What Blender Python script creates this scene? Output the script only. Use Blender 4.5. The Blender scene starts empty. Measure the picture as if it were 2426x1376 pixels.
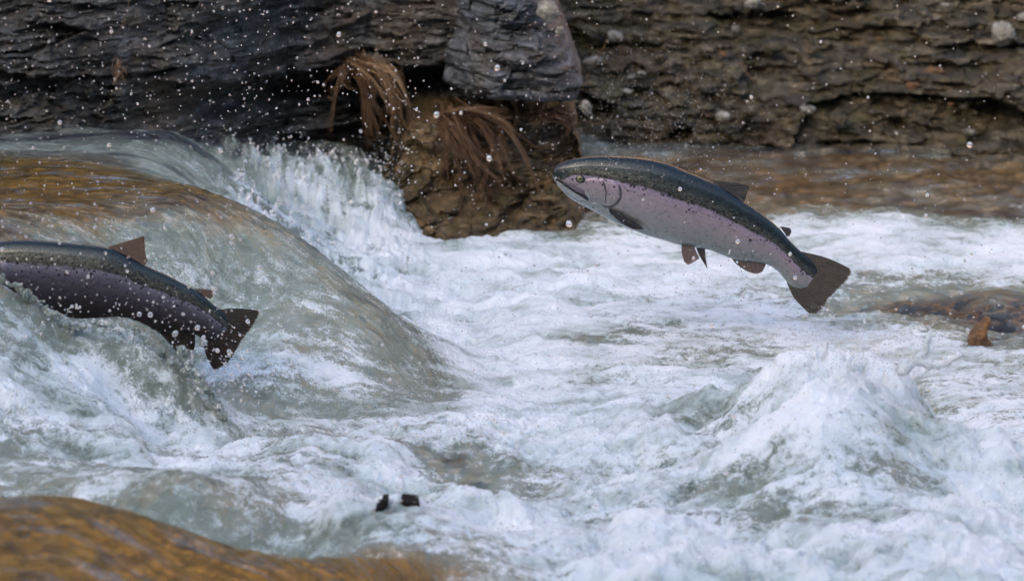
import bpy, math, random
import numpy as np
from mathutils import Vector
random.seed(7); rng = np.random.default_rng(11)
scene = bpy.context.scene
COL = scene.collection

# ------------------------------------------------------------------ camera, sky, sun, exposure
CZ = 2.0; PITCH = math.radians(12.0); HF = math.radians(14.2)
cam = bpy.data.cameras.new("camera"); cam_o = bpy.data.objects.new("camera", cam); COL.objects.link(cam_o)
cam.sensor_fit = 'HORIZONTAL'; cam.sensor_width = 36; cam.lens = 18 / math.tan(HF / 2)
cam_o.location = (0, 0, CZ); cam_o.rotation_euler = (math.pi / 2 - PITCH, 0, 0)
cam.clip_start = .1; cam.clip_end = 500
cam.dof.use_dof = True; cam.dof.focus_distance = 8.75; cam.dof.aperture_fstop = 5.0
scene.camera = cam_o

SUN_EL = math.radians(26); SUN_AZ = math.radians(205)      # azimuth clockwise from +Y
S = Vector((math.sin(SUN_AZ) * math.cos(SUN_EL), math.cos(SUN_AZ) * math.cos(SUN_EL), math.sin(SUN_EL)))
sl = bpy.data.lights.new("sun", 'SUN'); sl.energy = 4.5; sl.angle = math.radians(.5); sl.color = (1, .80, .58)
so = bpy.data.objects.new("sun", sl); COL.objects.link(so); so.rotation_euler = S.to_track_quat('Z', 'Y').to_euler(); so.location = (-6, -14, 14)
world = bpy.data.worlds.new("World"); scene.world = world; world.use_nodes = True
wn = world.node_tree; bg = wn.nodes["Background"]; sky = wn.nodes.new("ShaderNodeTexSky")
sky.sky_type = 'NISHITA'; sky.sun_disc = False; sky.sun_elevation = SUN_EL; sky.sun_rotation = SUN_AZ
sky.air_density = .8; sky.dust_density = 3.0; sky.ozone_density = .4
wn.links.new(sky.outputs[0], bg.inputs[0]); bg.inputs[1].default_value = .15
vs = scene.view_settings; vs.view_transform = 'Standard'; vs.look = 'None'; vs.gamma = 1; vs.exposure = 1.88
scene.cycles.use_denoising = True
scene.cycles.max_bounces = 8; scene.cycles.diffuse_bounces = 3; scene.cycles.glossy_bounces = 3; scene.cycles.transmission_bounces = 6
scene.cycles.sample_clamp_indirect = 4

# ------------------------------------------------------------------ photo <-> world
K = 2 * math.tan(HF / 2) / 2426; cP, sP = math.cos(PITCH), math.sin(PITCH)
def ray(px, py):
    px, py = np.broadcast_arrays(np.asarray(px, float), np.asarray(py, float))
    a = (px - 1213) * K; b = -(py - 688) * K
    return np.stack([a, cP + b * sP, -sP + b * cP], -1)
def at_y(px, py, Y):
    d = ray(px, py); t = np.asarray(Y, float) / d[..., 1]
    return d * t[..., None] + np.array([0, 0, CZ])
def at_z(px, py, z):
    d = ray(px, py); t = (np.asarray(z, float) - CZ) / d[..., 2]
    return d * t[..., None] + np.array([0, 0, CZ])
def proj(P):
    x, y, z = P[..., 0], P[..., 1], P[..., 2] - CZ
    f = y * cP - z * sP; u = y * sP + z * cP
    return 1213 + x / f / K, 688 - u / f / K
def xof(px, Y): return (px - 1213) * K * (Y * cP + .35)       # approximate x of a photo column at depth Y

# ------------------------------------------------------------------ numpy noise
def _h(ix, iy, s):
    h = (ix.astype(np.uint32) * np.uint32(374761393) + iy.astype(np.uint32) * np.uint32(668265263) + np.uint32((s * 974634777 + 12345) & 0xffffffff))
    h = (h ^ (h >> np.uint32(13))) * np.uint32(1274126177)
    return h ^ (h >> np.uint32(16))
def perlin(x, y, s=0):
    x = np.asarray(x, np.float32); y = np.asarray(y, np.float32)
    xi = np.floor(x).astype(np.int64); yi = np.floor(y).astype(np.int64)
    fx = x - xi; fy = y - yi
    u = fx * fx * fx * (fx * (fx * 6 - 15) + 10); v = fy * fy * fy * (fy * (fy * 6 - 15) + 10)
    def g(dx, dy):
        a = _h(xi + dx, yi + dy, s).astype(np.float32) * np.float32(2 * math.pi / 2**32)
        return np.cos(a) * (fx - dx) + np.sin(a) * (fy - dy)
    n0 = g(0, 0) * (1 - u) + g(1, 0) * u; n1 = g(0, 1) * (1 - u) + g(1, 1) * u
    return (n0 * (1 - v) + n1 * v) * 1.5
def fbm(x, y, s=0, o=4, gain=.5):
    r = 0; a = 1; t = 0
    for i in range(o):
        r = r + a * perlin(x * 2**i + 17.3 * i, y * 2**i - 9.1 * i, s + i); t += a; a *= gain
    return r / t
def ridged(x, y, s=0, o=3):
    r = 0; a = 1; t = 0
    for i in range(o):
        r = r + a * (1 - np.abs(perlin(x * 2**i + 5.7 * i, y * 2**i + 3.3 * i, s + i)) * 2); t += a; a *= .5
    return r / t
def worley(x, y, s=0):
    x = np.asarray(x, np.float32); y = np.asarray(y, np.float32)
    xi = np.floor(x).astype(np.int64); yi = np.floor(y).astype(np.int64)
    best = np.full(x.shape, 9., np.float32); second = best.copy(); cid = np.zeros(x.shape, np.float32)
    for dx in (-1, 0, 1):
        for dy in (-1, 0, 1):
            h = _h(xi + dx, yi + dy, s); h2 = _h(xi + dx, yi + dy, s + 77)
            d = np.hypot(xi + dx + h.astype(np.float32) / 2**32 - x, yi + dy + h2.astype(np.float32) / 2**32 - y).astype(np.float32)
            m = d < best
            second = np.where(m, best, np.minimum(second, d)); best = np.where(m, d, best)
            cid = np.where(m, (_h(xi + dx, yi + dy, s + 191).astype(np.float32) / 2**32), cid)
    return best, second, cid
def billow(x, y, s=0):
    f, _, _ = worley(x, y, s)
    return np.sqrt(np.clip(1 - f * f, 0, 1)) - .75
def sstep(x, a, b):
    t = np.clip((x - a) / (b - a), 0, 1); return t * t * (3 - 2 * t)
def catmull(P, n):
    P = np.asarray(P, float); m = len(P)
    Q = np.vstack([2 * P[0] - P[1], P, 2 * P[-1] - P[-2]])
    t = np.linspace(0, m - 1, n); i = np.minimum(t.astype(int), m - 2); f = (t - i)[:, None]
    a, b, c, d = Q[i], Q[i + 1], Q[i + 2], Q[i + 3]
    return .5 * (2 * b + (c - a) * f + (2 * a - 5 * b + 4 * c - d) * f**2 + (3 * b - a - 3 * c + d) * f**3)

# ------------------------------------------------------------------ mesh helpers
def build(name, V, F, mat, parent=None, attrs=None, smooth=True):
    V = np.asarray(V, np.float32).reshape(-1, 3).copy()
    if parent is not None: V -= np.array(parent_loc(parent), np.float32)
    me = bpy.data.meshes.new(name)
    me.vertices.add(len(V)); me.vertices.foreach_set("co", np.ascontiguousarray(V, np.float32).ravel())
    if isinstance(F, np.ndarray):
        nf, k = F.shape; me.loops.add(nf * k); me.polygons.add(nf)
        me.loops.foreach_set("vertex_index", np.ascontiguousarray(F, np.int32).ravel())
        me.polygons.foreach_set("loop_start", np.arange(0, nf * k, k, dtype=np.int32))
    else:
        ln = [len(f) for f in F]; fl = np.array([i for f in F for i in f], np.int32)
        me.loops.add(len(fl)); me.polygons.add(len(F))
        me.loops.foreach_set("vertex_index", fl)
        me.polygons.foreach_set("loop_start", np.concatenate([[0], np.cumsum(ln)[:-1]]).astype(np.int32))
    me.update(calc_edges=True)
    me.polygons.foreach_set("use_smooth", np.full(len(me.polygons), smooth))
    for k, a in (attrs or {}).items():
        a = np.ascontiguousarray(a, np.float32)
        if a.size == len(V):
            me.attributes.new(k, 'FLOAT', 'POINT').data.foreach_set("value", a.ravel())
        else:
            me.attributes.new(k, 'FLOAT_VECTOR', 'POINT').data.foreach_set("vector", a.ravel())
    me.materials.append(mat)
    o = bpy.data.objects.new(name, me); COL.objects.link(o)
    if parent is not None: o.parent = parent
    return o
def parent_loc(p):
    l = Vector(p.location)
    while p.parent: p = p.parent; l += Vector(p.location)
    return l
def grid_faces(nr, nc, off=0, flip=False, wrap=False):
    r = np.arange(nr - 1)[:, None]; c = np.arange(nc if wrap else nc - 1)[None]
    c2 = (c + 1) % nc
    q = np.stack([r * nc + c, r * nc + c2, (r + 1) * nc + c2, (r + 1) * nc + c], -1).reshape(-1, 4) + off
    return q[:, ::-1] if flip else q
def thing(name, label, cat, loc, group=None):
    o = bpy.data.objects.new(name, None); COL.objects.link(o); o.location = loc; o.empty_display_size = .05
    return tag(o, label, cat, group)
def tag(o, label, cat, group=None):
    o["label"] = label; o["category"] = cat
    if group: o["group"] = group
    return o
def kind(o, k): o["kind"] = k; return o

# ------------------------------------------------------------------ material helpers
class NT:
    def __init__(s, name):
        s.m = bpy.data.materials.new(name); s.m.use_nodes = True; s.t = s.m.node_tree
        s.b = s.t.nodes["Principled BSDF"]; s.out = s.t.nodes["Material Output"]
    def n(s, typ, ins=None, **kw):
        nd = s.t.nodes.new("ShaderNode" + typ)
        for k, v in kw.items(): setattr(nd, k, v)
        for k, v in (ins or {}).items(): s.set(nd.inputs[k], v)
        return nd
    def set(s, sock, v):
        if hasattr(v, "is_output"): s.t.links.new(v, sock)
        else:
            if hasattr(sock, "default_value"):
                try: sock.default_value = v
                except Exception: sock.default_value = tuple(v) + (1,)
    def math(s, op, a, b=0, clamp=False):
        nd = s.n("Math", operation=op); nd.use_clamp = clamp; s.set(nd.inputs[0], a); s.set(nd.inputs[1], b); return nd.outputs[0]
    def mix(s, f, a, b, blend='MIX'):
        nd = s.n("Mix", data_type='RGBA', blend_type=blend)
        s.set(nd.inputs[0], f); s.set(nd.inputs[6], a if hasattr(a, "is_output") else tuple(a) + (1,)); s.set(nd.inputs[7], b if hasattr(b, "is_output") else tuple(b) + (1,))
        return nd.outputs[2]
    def ramp(s, f, stops, interp='LINEAR'):
        nd = s.n("ValToRGB"); cr = nd.color_ramp; cr.interpolation = interp
        while len(cr.elements) < len(stops): cr.elements.new(.5)
        for e, (p, c) in zip(cr.elements, stops):
            e.position = p; e.color = tuple(c) + (1,) if len(c) == 3 else c
        s.set(nd.inputs[0], f); return nd.outputs[0]
    def rng(s, v, a, b, c=0, d=1, smooth=False):
        nd = s.n("MapRange", interpolation_type='SMOOTHSTEP' if smooth else 'LINEAR')
        for i, q in enumerate((v, a, b, c, d)): s.set(nd.inputs[i], q)
        return nd.outputs[0]
    def attr(s, name, vec=False):
        nd = s.n("Attribute", attribute_name=name); return nd.outputs["Vector"] if vec else nd.outputs["Fac"]
    def pos(s, scale=(1, 1, 1)):
        g = s.n("NewGeometry"); mp = s.n("Mapping"); s.set(mp.inputs[0], g.outputs["Position"]); mp.inputs["Scale"].default_value = scale; return mp.outputs[0]
    def noise(s, vec, scale, detail=4, rough=.55, dist=0):
        nd = s.n("TexNoise"); s.set(nd.inputs["Vector"], vec); nd.inputs["Scale"].default_value = scale
        nd.inputs["Detail"].default_value = detail; nd.inputs["Roughness"].default_value = rough; nd.inputs["Distortion"].default_value = dist
        return nd.outputs["Fac"]
    def voro(s, vec, scale, feature='F1', out="Distance", rnd=1):
        nd = s.n("TexVoronoi", feature=feature); s.set(nd.inputs["Vector"], vec); nd.inputs["Scale"].default_value = scale
        nd.inputs["Randomness"].default_value = rnd
        return nd.outputs[out]
    def bump(s, h, strength=.5, dist=.01, normal=None):
        nd = s.n("Bump"); nd.inputs["Strength"].default_value = strength; nd.inputs["Distance"].default_value = dist
        s.set(nd.inputs["Height"], h)
        if normal is not None: s.set(nd.inputs["Normal"], normal)
        return nd.outputs[0]
    def sep(s, v):
        nd = s.n("SeparateXYZ"); s.set(nd.inputs[0], v); return nd.outputs
    def comb(s, x, y, z=0):
        nd = s.n("CombineXYZ"); s.set(nd.inputs[0], x); s.set(nd.inputs[1], y); s.set(nd.inputs[2], z); return nd.outputs[0]
    def P(s, **kw):
        for k, v in kw.items(): s.set(s.b.inputs[k.replace("_", " ")], v)
        return s.m

def water_material():
    m = NT("river_water"); p = m.pos()
    foam, amber, st, aer = m.attr("foam"), m.attr("amber"), m.attr("streak"), m.attr("aer")
    fx, fy, _ = m.sep(m.attr("flow", True))
    fl = m.comb(m.math('MULTIPLY', fx, 9), m.math('MULTIPLY', fy, 60), 0)
    fl2 = m.comb(m.math('MULTIPLY', fx, 34), m.math('MULTIPLY', fy, 150), 0)
    s1 = m.noise(fl, 1, 6, .68, .5); s2 = m.noise(fl2, 1, 5, .7, .4)
    n1 = m.noise(p, 34, 8, .68, .6); n2 = m.noise(p, 120, 5, .65)
    base = m.n("Mix", data_type='FLOAT'); m.set(base.inputs[0], m.math('MULTIPLY', st, .75)); m.set(base.inputs[2], n1); m.set(base.inputs[3], m.math('ADD', m.math('MULTIPLY', s1, .55), m.math('MULTIPLY', s2, .45)))
    nn = base.outputs[0]
    f = m.math('ADD', foam, m.math('MULTIPLY', m.math('SUBTRACT', nn, .5), 1.5))
    f = m.math('ADD', f, m.math('MULTIPLY', m.math('SUBTRACT', n2, .5), .5))
    bub = m.n("TexVoronoi", feature='F1'); m.set(bub.inputs["Vector"], p); bub.inputs["Scale"].default_value = 150
    bk = m.math('MULTIPLY', m.rng(bub.outputs["Distance"], .18, .36, 1, 0), m.math('GREATER_THAN', m.sep(bub.outputs["Color"])[0], m.rng(foam, .1, .5, .95, .55)))
    f = m.math('ADD', f, m.math('MULTIPLY', bk, .32))
    f = m.math('ADD', f, m.math('MULTIPLY', m.math('SUBTRACT', m.noise(p, 210, 3, .7), .5), .7))
    fm = m.rng(f, .30, .86, 0, 1, True)
    n3 = m.math('ADD', m.math('MULTIPLY', m.noise(p, 20, 6, .65, .8), .45), m.math('MULTIPLY', nn, .55))
    green = m.ramp(n3, [(.30, (.07, .088, .06)), (.41, (.24, .285, .22)), (.52, (.41, .47, .40)), (.62, (.66, .74, .69))])
    dark = m.ramp(n3, [(.36, (.008, .009, .013)), (.52, (.055, .06, .075)), (.66, (.26, .28, .32))])  # dark water, bluish sky reflection painted into its lighter stops
    amb = m.ramp(n3, [(.36, (.010, .007, .002)), (.46, (.08, .046, .003)), (.55, (.30, .155, .012)), (.66, (.58, .32, .065))])  # amber bed colour with the orange hill reflections painted in
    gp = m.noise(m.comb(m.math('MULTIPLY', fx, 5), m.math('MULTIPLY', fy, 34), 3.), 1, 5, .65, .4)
    amb = m.mix(m.rng(gp, .52, .62), amb, m.ramp(nn, [(.35, (.05, .055, .055)), (.5, (.17, .19, .20)), (.65, (.40, .44, .47))]))  # grey-blue patches of reflected sky painted over the amber
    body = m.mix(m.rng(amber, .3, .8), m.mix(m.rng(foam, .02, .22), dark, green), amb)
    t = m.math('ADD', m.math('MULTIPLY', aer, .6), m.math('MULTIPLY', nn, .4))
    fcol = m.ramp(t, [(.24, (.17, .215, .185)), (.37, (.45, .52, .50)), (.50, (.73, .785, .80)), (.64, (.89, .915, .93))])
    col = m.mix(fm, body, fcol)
    hs = m.math('ADD', m.math('MULTIPLY', s1, 1.0), m.math('MULTIPLY', s2, m.rng(amber, .1, .5, .45, .12)))
    hf = m.math('ADD', m.math('MULTIPLY', n1, .5), m.math('MULTIPLY', n2, .35))
    hm = m.n("Mix", data_type='FLOAT'); m.set(hm.inputs[0], m.math('MAXIMUM', st, m.rng(amber, .2, .6))); m.set(hm.inputs[2], hf); m.set(hm.inputs[3], hs)
    cr = m.voro(m.comb(m.math('MULTIPLY', fx, 30), m.math('MULTIPLY', fy, 75), m.math('MULTIPLY', s1, 2.5)), 1, 'SMOOTH_F1')
    h = m.math('ADD', hm.outputs[0], m.math('MULTIPLY', m.noise(p, 290, 3, .6), m.rng(amber, .1, .5, .2, .02)))
    h = m.math('ADD', h, m.math('MULTIPLY', cr, m.math('MULTIPLY', st, .75)))
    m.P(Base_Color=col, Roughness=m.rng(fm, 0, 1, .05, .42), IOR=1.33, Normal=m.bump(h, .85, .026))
    m.set(m.b.inputs['Subsurface Weight'], m.math('MULTIPLY', fm, .28)); m.b.inputs['Subsurface Radius'].default_value = (.8, 1, 1); m.b.inputs['Subsurface Scale'].default_value = .010
    gl = m.n("BsdfPrincipled"); gl.inputs["Transmission Weight"].default_value = 1; gl.inputs["IOR"].default_value = 1.33; gl.inputs["Roughness"].default_value = .03
    m.set(gl.inputs["Base Color"], m.mix(m.rng(amber, .3, .8), (.86, .94, .88), (.92, .74, .32))); m.t.links.new(m.b.inputs["Normal"].links[0].from_socket, gl.inputs["Normal"])
    mx = m.n("MixShader"); m.set(mx.inputs[0], m.math('MULTIPLY', m.math('SUBTRACT', 1, fm), .5))
    m.t.links.new(m.b.outputs[0], mx.inputs[1]); m.t.links.new(gl.outputs[0], mx.inputs[2]); m.t.links.new(mx.outputs[0], m.out.inputs[0])
    return m.m

def rock_material(name, dark, mid, light, moss=0.0, wet=.35, seed=0):
    m = NT(name); p = m.pos((1, 1, 3.2)); q = m.pos()
    a = m.noise(p, 9 + seed, 7, .66, .4); b = m.noise(q, 55, 6, .65); c = m.noise(q, 3.1 + seed, 4, .6)
    col = m.ramp(m.math('ADD', m.math('MULTIPLY', a, .65), m.math('MULTIPLY', b, .35)), [(.30, dark), (.5, mid), (.68, light)])
    cell = m.sep(m.voro(m.pos((7, 7, 30)), 1.6, 'F1', 'Color'))[0]; cell2 = m.sep(m.voro(m.pos((20, 20, 60)), 1.3, 'F1', 'Color'))[0]
    tone = m.math('ADD', m.math('MULTIPLY', cell, .9), m.math('ADD', m.math('MULTIPLY', cell2, .8), .28))
    col = m.mix(1, col, m.comb(tone, tone, tone), 'MULTIPLY')
    col = m.mix(m.rng(c, .48, .66), col, m.mix(.5, col, (.11, .065, .03)))
    ms = m.math('MULTIPLY', m.rng(m.noise(q, 6.5 + seed, 5, .62), .5, .66), moss)
    col = m.mix(ms, col, m.ramp(b, [(.3, (.018, .014, .004)), (.55, (.055, .045, .010)), (.75, (.12, .10, .03))]))
    h = m.math('ADD', m.math('MULTIPLY', m.noise(p, 40, 8, .7), .7), m.math('MULTIPLY', m.noise(q, 160, 5, .7), .3))
    m.P(Base_Color=col, Roughness=m.rng(a, .3, .7, wet, wet + .35), Normal=m.bump(h, .8, .012))
    return m.m

def fish_material(name, stops, b):
    """b: height (0 belly .. 1 back) where the dark back meets the flank"""
    m = NT(name); co = m.attr("fishco", True); x, y, z = m.sep(co)      # x along (m), y across (m), z = -1 belly .. 1 back
    wob = m.noise(m.comb(x, y, 0), 30, 5, .65)
    t = m.math('ADD', z, m.math('MULTIPLY', m.math('SUBTRACT', wob, .5), .2))
    t = m.math('ADD', t, m.rng(x, .0, .055, .85, 0, True))             # the whole snout is dark
    v = m.rng(t, -1, 1)
    col = m.ramp(v, stops + [(b + .022, (.05, .05, .04)), (b + .10, (.06, .066, .054)), (b + .19, (.016, .032, .034)), (1, (.005, .013, .016))])
    # scales
    xy = m.comb(m.math('MULTIPLY', x, 1.0), m.math('MULTIPLY', y, 1.5), 0)
    sc = m.voro(xy, 330, 'F1', rnd=.45)
    col = m.mix(m.math('MULTIPLY', m.rng(sc, .15, .75), .42), col, m.mix(1, col, (.45, .45, .45), 'MULTIPLY'))
    # black spots: dense along the back, sparse on the flank
    def spots(scale, lo, r):
        nd = m.n("TexVoronoi", feature='F1'); m.set(nd.inputs["Vector"], m.comb(x, y, 0)); nd.inputs["Scale"].default_value = scale
        cr = m.sep(nd.outputs["Color"])[0]
        keep = m.math('LESS_THAN', cr, lo)
        return m.math('MULTIPLY', keep, m.rng(nd.outputs["Distance"], r * .6, r, 1, 0))
    dens = m.ramp(v, [(b - .30, (0, 0, 0)), (b - .13, (.05, .05, .05)), (b - .04, (.26, .26, .26)), (b + .015, (.9, .9, .9)), (b + .12, (.9, .9, .9)), (1, (.5, .5, .5))])
    sp = m.math('MAXIMUM', spots(150, dens, .50), spots(100, m.math('MULTIPLY', dens, .7), .42))
    col = m.mix(m.math('MULTIPLY', sp, .93), col, (.006, .007, .008))
    # pale flecks on the olive band
    fl = m.math('MULTIPLY', m.rng(m.noise(m.comb(x, m.math('MULTIPLY', y, 2.5), 0), 210, 3, .6), .56, .68), m.rng(v, b + .01, b + .06))
    col = m.mix(m.math('MULTIPLY', fl, m.rng(v, b + .2, b + .1)), col, (.26, .27, .21))
    ll = m.rng(m.math('ABSOLUTE', m.math('SUBTRACT', z, -.06)), .006, .016, 1, 0)
    col = m.mix(m.math('MULTIPLY', ll, m.math('MULTIPLY', .45, m.rng(x, .15, .2))), col, (.12, .09, .11))
    h = m.math('MULTIPLY', m.rng(sc, .0, .8, 1, 0), .5)
    wet = m.noise(m.comb(x, m.math('MULTIPLY', y, 1.6), 0), 60, 6, .7)
    col = m.mix(m.rng(wet, .35, .65, .35, 0), col, m.mix(1, col, (.5, .5, .5), 'MULTIPLY'))
    m.P(Base_Color=col, Roughness=m.rng(wet, .3, .7, .2, .42), Metallic=.42, Normal=m.bump(m.math('ADD', h, m.math('MULTIPLY', wet, 1.2)), .5, .0016), Coat_Weight=.4, Coat_Roughness=.12)
    return m.m

def fin_material(name, base, dark, nr, spot=0.0, alpha_tip=0.0):
    m = NT(name); s_, r_, _ = m.sep(m.attr("finco", True))
    wv = m.noise(m.comb(m.math('MULTIPLY', s_, 5), m.math('MULTIPLY', r_, 2.5), 0), 3, 3, .6)
    w = m.math('SINE', m.math('MULTIPLY', m.math('ADD', s_, m.math('MULTIPLY', wv, .035)), nr * 2 * math.pi)); w = m.rng(w, -.8, .9)
    nz = m.noise(m.comb(m.math('MULTIPLY', s_, 3), r_, 0), 4, 4, .6)
    col = m.mix(w, dark, base); col = m.mix(m.rng(nz, .3, .7, 0, .6), col, m.mix(1, col, (.45, .42, .42), 'MULTIPLY'))
    if spot:
        vo = m.voro(m.comb(m.math('MULTIPLY', s_, 2.2), m.math('MULTIPLY', r_, 1.2), 0), 20)
        col = m.mix(m.math('MULTIPLY', m.rng(vo, .22, .36, 1, 0), spot), col, (.008, .008, .008))
    m.P(Base_Color=col, Roughness=.38, Normal=m.bump(w, .5, .0015), Coat_Weight=.3, Coat_Roughness=.15)
    tr = m.n("BsdfTranslucent"); m.set(tr.inputs[0], col); mx = m.n("MixShader"); mx.inputs[0].default_value = .42
    m.t.links.new(m.b.outputs[0], mx.inputs[1]); m.t.links.new(tr.outputs[0], mx.inputs[2]); m.t.links.new(mx.outputs[0], m.out.inputs[0])
    return m.m

def plain(name, col, rough=.5, **kw):
    m = NT(name); n = m.noise(m.pos(), 220, 3)
    c = m.mix(m.rng(n, .3, .7), tuple(v * .75 for v in col), tuple(min(1, v * 1.2) for v in col))
    m.P(Base_Color=c, Roughness=rough, **kw); return m.m

M_WATER = water_material()
m_ = NT("river_bed"); p_ = m_.pos(); a_ = m_.attr("amber"); f_ = m_.attr("foam")
n_ = m_.math('ADD', m_.math('MULTIPLY', m_.noise(p_, 26, 7, .7, .5), .6), m_.math('MULTIPLY', m_.noise(p_, 90, 5, .65), .4))
c_ = m_.ramp(n_, [(.34, (.10, .115, .08)), (.45, (.40, .45, .37)), (.55, (.68, .74, .68)), (.66, (.90, .92, .90))])
d_ = m_.ramp(n_, [(.36, (.012, .009, .004)), (.5, (.16, .10, .015)), (.66, (.45, .28, .05))])
k_ = m_.ramp(n_, [(.36, (.008, .008, .008)), (.6, (.07, .06, .05))])
m_.P(Base_Color=m_.mix(m_.rng(a_, .3, .75), m_.mix(m_.rng(f_, .03, .2), k_, c_), d_), Roughness=.9); M_BED = m_.m
M_ROCK_L = rock_material("dark_shale", (.005, .0045, .0035), (.034, .033, .030), (.15, .155, .155), .3, .30)
M_BLOCK = rock_material("blue_grey_shale", (.018, .020, .023), (.066, .072, .079), (.20, .213, .225), .3, .34, 2)
M_ROCK_M = rock_material("mossy_rock", (.008, .005, .002), (.075, .048, .020), (.24, .16, .085), .75, .3, 1)
M_ROCK_R = rock_material("bank_shale", (.005, .004, .0018), (.045, .035, .017), (.19, .15, .095), .9, .36, 3)
M_BLACK = plain("matte_black", (.008, .008, .008), .85, Specular_IOR_Level=.1)
M_PALE = rock_material("pale_stone", (.07, .065, .05), (.22, .205, .17), (.38, .36, .31), .1, .5, 4)
M_RUST = rock_material("rust_stone", (.05, .022, .008), (.12, .052, .014), (.22, .105, .032), .1, .4, 5)
m_ = NT("dry_hill"); n_ = m_.noise(m_.pos(), .9, 8, .7)
m_.P(Base_Color=m_.ramp(n_, [(.3, (.06, .034, .011)), (.47, (.23, .125, .028)), (.6, (.54, .285, .06))]), Roughness=.9); M_HILL = m_.m
m_ = NT("unseen_earth"); n_ = m_.noise(m_.pos(), .7, 8, .7)
m_.P(Base_Color=m_.ramp(n_, [(.3, (.05, .045, .04)), (.6, (.22, .20, .18))]), Roughness=.9); M_UNSEEN = m_.m
m_ = NT("water_drop"); m_.P(Base_Color=(.95, .97, 1, 1), Roughness=.02, IOR=1.33); m_.b.inputs["Transmission Weight"].default_value = .8; M_DROP = m_.m
m_ = NT("dry_grass"); a_ = m_.attr("hue")
m_.P(Base_Color=m_.ramp(a_, [(0, (.07, .032, .012)), (.5, (.20, .11, .05)), (1, (.42, .30, .17))]), Roughness=.7); M_GRASS = m_.m

# ------------------------------------------------------------------ river surface: control points -> smooth base, then turbulence
CP = []
def add(P, foam, amber, amp, st): CP.append((P[0], P[1], P[2], foam, amber, amp, st))
def Z(px, py, z, foam=1., amber=0., amp=1., st=0.): add(at_z(px, py, z), foam, amber, amp, st)
def D(px, py, Y, foam=1., amber=0., amp=1., st=0.): add(at_y(px, py, Y), foam, amber, amp, st)
def H(px, Y, z, foam=1., amber=0., amp=1., st=0.): add((xof(px, Y), Y, z), foam, amber, amp, st)
# upper pool and the chute over the lip
for a in [(-500,350,.33,.1,.5,.4,.6),(0,348,.33,.1,.25,.6,.6),(200,338,.33,.1,.1,.7,.6),(450,334,.32,.08,.1,.8,.5),(560,345,.235,.1,.1,.8,.4),(650,348,.185,.12,.1,.8,.3),(850,360,.16,.15,.15,.8,.2),(300,375,.33,.12,.3,.5,.8),(480,372,.29,.2,.1,.6,.6),
          (-500,430,.33,.05,1,.4,1),(0,400,.33,.03,1,.35,1),(150,415,.33,.03,1,.3,1),(300,432,.325,.05,.9,.3,1),(430,436,.318,.08,.6,.3,1),
          (-500,560,.32,.1,.6,.4,1),(0,480,.325,.06,.9,.45,1),(200,520,.315,.12,.6,.45,1),(0,555,.315,.1,.5,.5,1),(330,500,.315,.1,.55,.35,1),
          (200,620,.25,.25,.05,.5,1),(350,680,.19,.3,.02,1.0,.4),(450,560,.275,.22,.12,.4,1),(500,660,.19,.42,.0,1.0,.4),(560,760,.12,.45,0,1.3,.5),
          (600,500,.282,.1,.55,.25,1),(680,550,.24,.2,.25,.25,1),(760,605,.19,.3,.1,.3,1),(830,660,.145,.34,.05,.4,1),(900,722,.10,.36,.05,.45,1),(960,785,.065,.25,.15,.5,1),(1010,850,.035,.3,.1,.6,1),(1075,965,.0,.7,0,1.,.5),
          (640,650,.185,.52,0,1.1,.4),(740,720,.13,.56,0,1.1,.4),(660,800,.1,.56,0,1.5,.3),(820,800,.085,.5,0,1.1,.4),(900,850,.05,.44,.0,.6,.8),(650,900,.05,.6,0,1.5,.2),(780,920,.03,.6,0,1.4,.25),(930,940,.015,.4,.05,.9,.7),(620,990,.02,.5,0,1.5,.3)]: Z(*a)
for a in [(560,9.35,.19,.7,0,1),(700,9.35,.1,.8,0,1),(830,9.25,.02,.9,0,1),(930,9.1,0,1,0,1),(1020,8.9,0,1,0,1),(1100,8.6,0,1,0,1.2)]: H(*a)
# the second cascade behind the chute
for a in [(520,405,.205,.5,0,.8),(640,410,.175,.75,0,.9),(760,412,.165,.78,0,.9),(880,412,.155,.7,0,.9),(560,440,.17,.7,0,1),(700,450,.135,.72,0,1),(820,450,.125,.68,0,1),(930,460,.105,.68,0,1),
          (850,560,.03,.8,0,1),(970,530,.03,.75,0,1),(1010,572,.0,1,0,1)]: Z(*a)
for a in [(930,10.35,.1,.2,.2,.5),(1000,10.4,.03,.2,.2,.5),(700,10.4,.18,.1,.2,.5),(700,10.15,.17,.25,.1,.6),(850,10.2,.14,.25,.1,.6),(-400,10.4,.33,.1,.5,.4),(300,10.4,.33,.1,.5,.4),(-500,12.5,.3,.1,.5,.3),(1000,12.5,0,.1,.5,.3),(2900,12.5,0,.1,.6,.3)]: H(*a)
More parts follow.
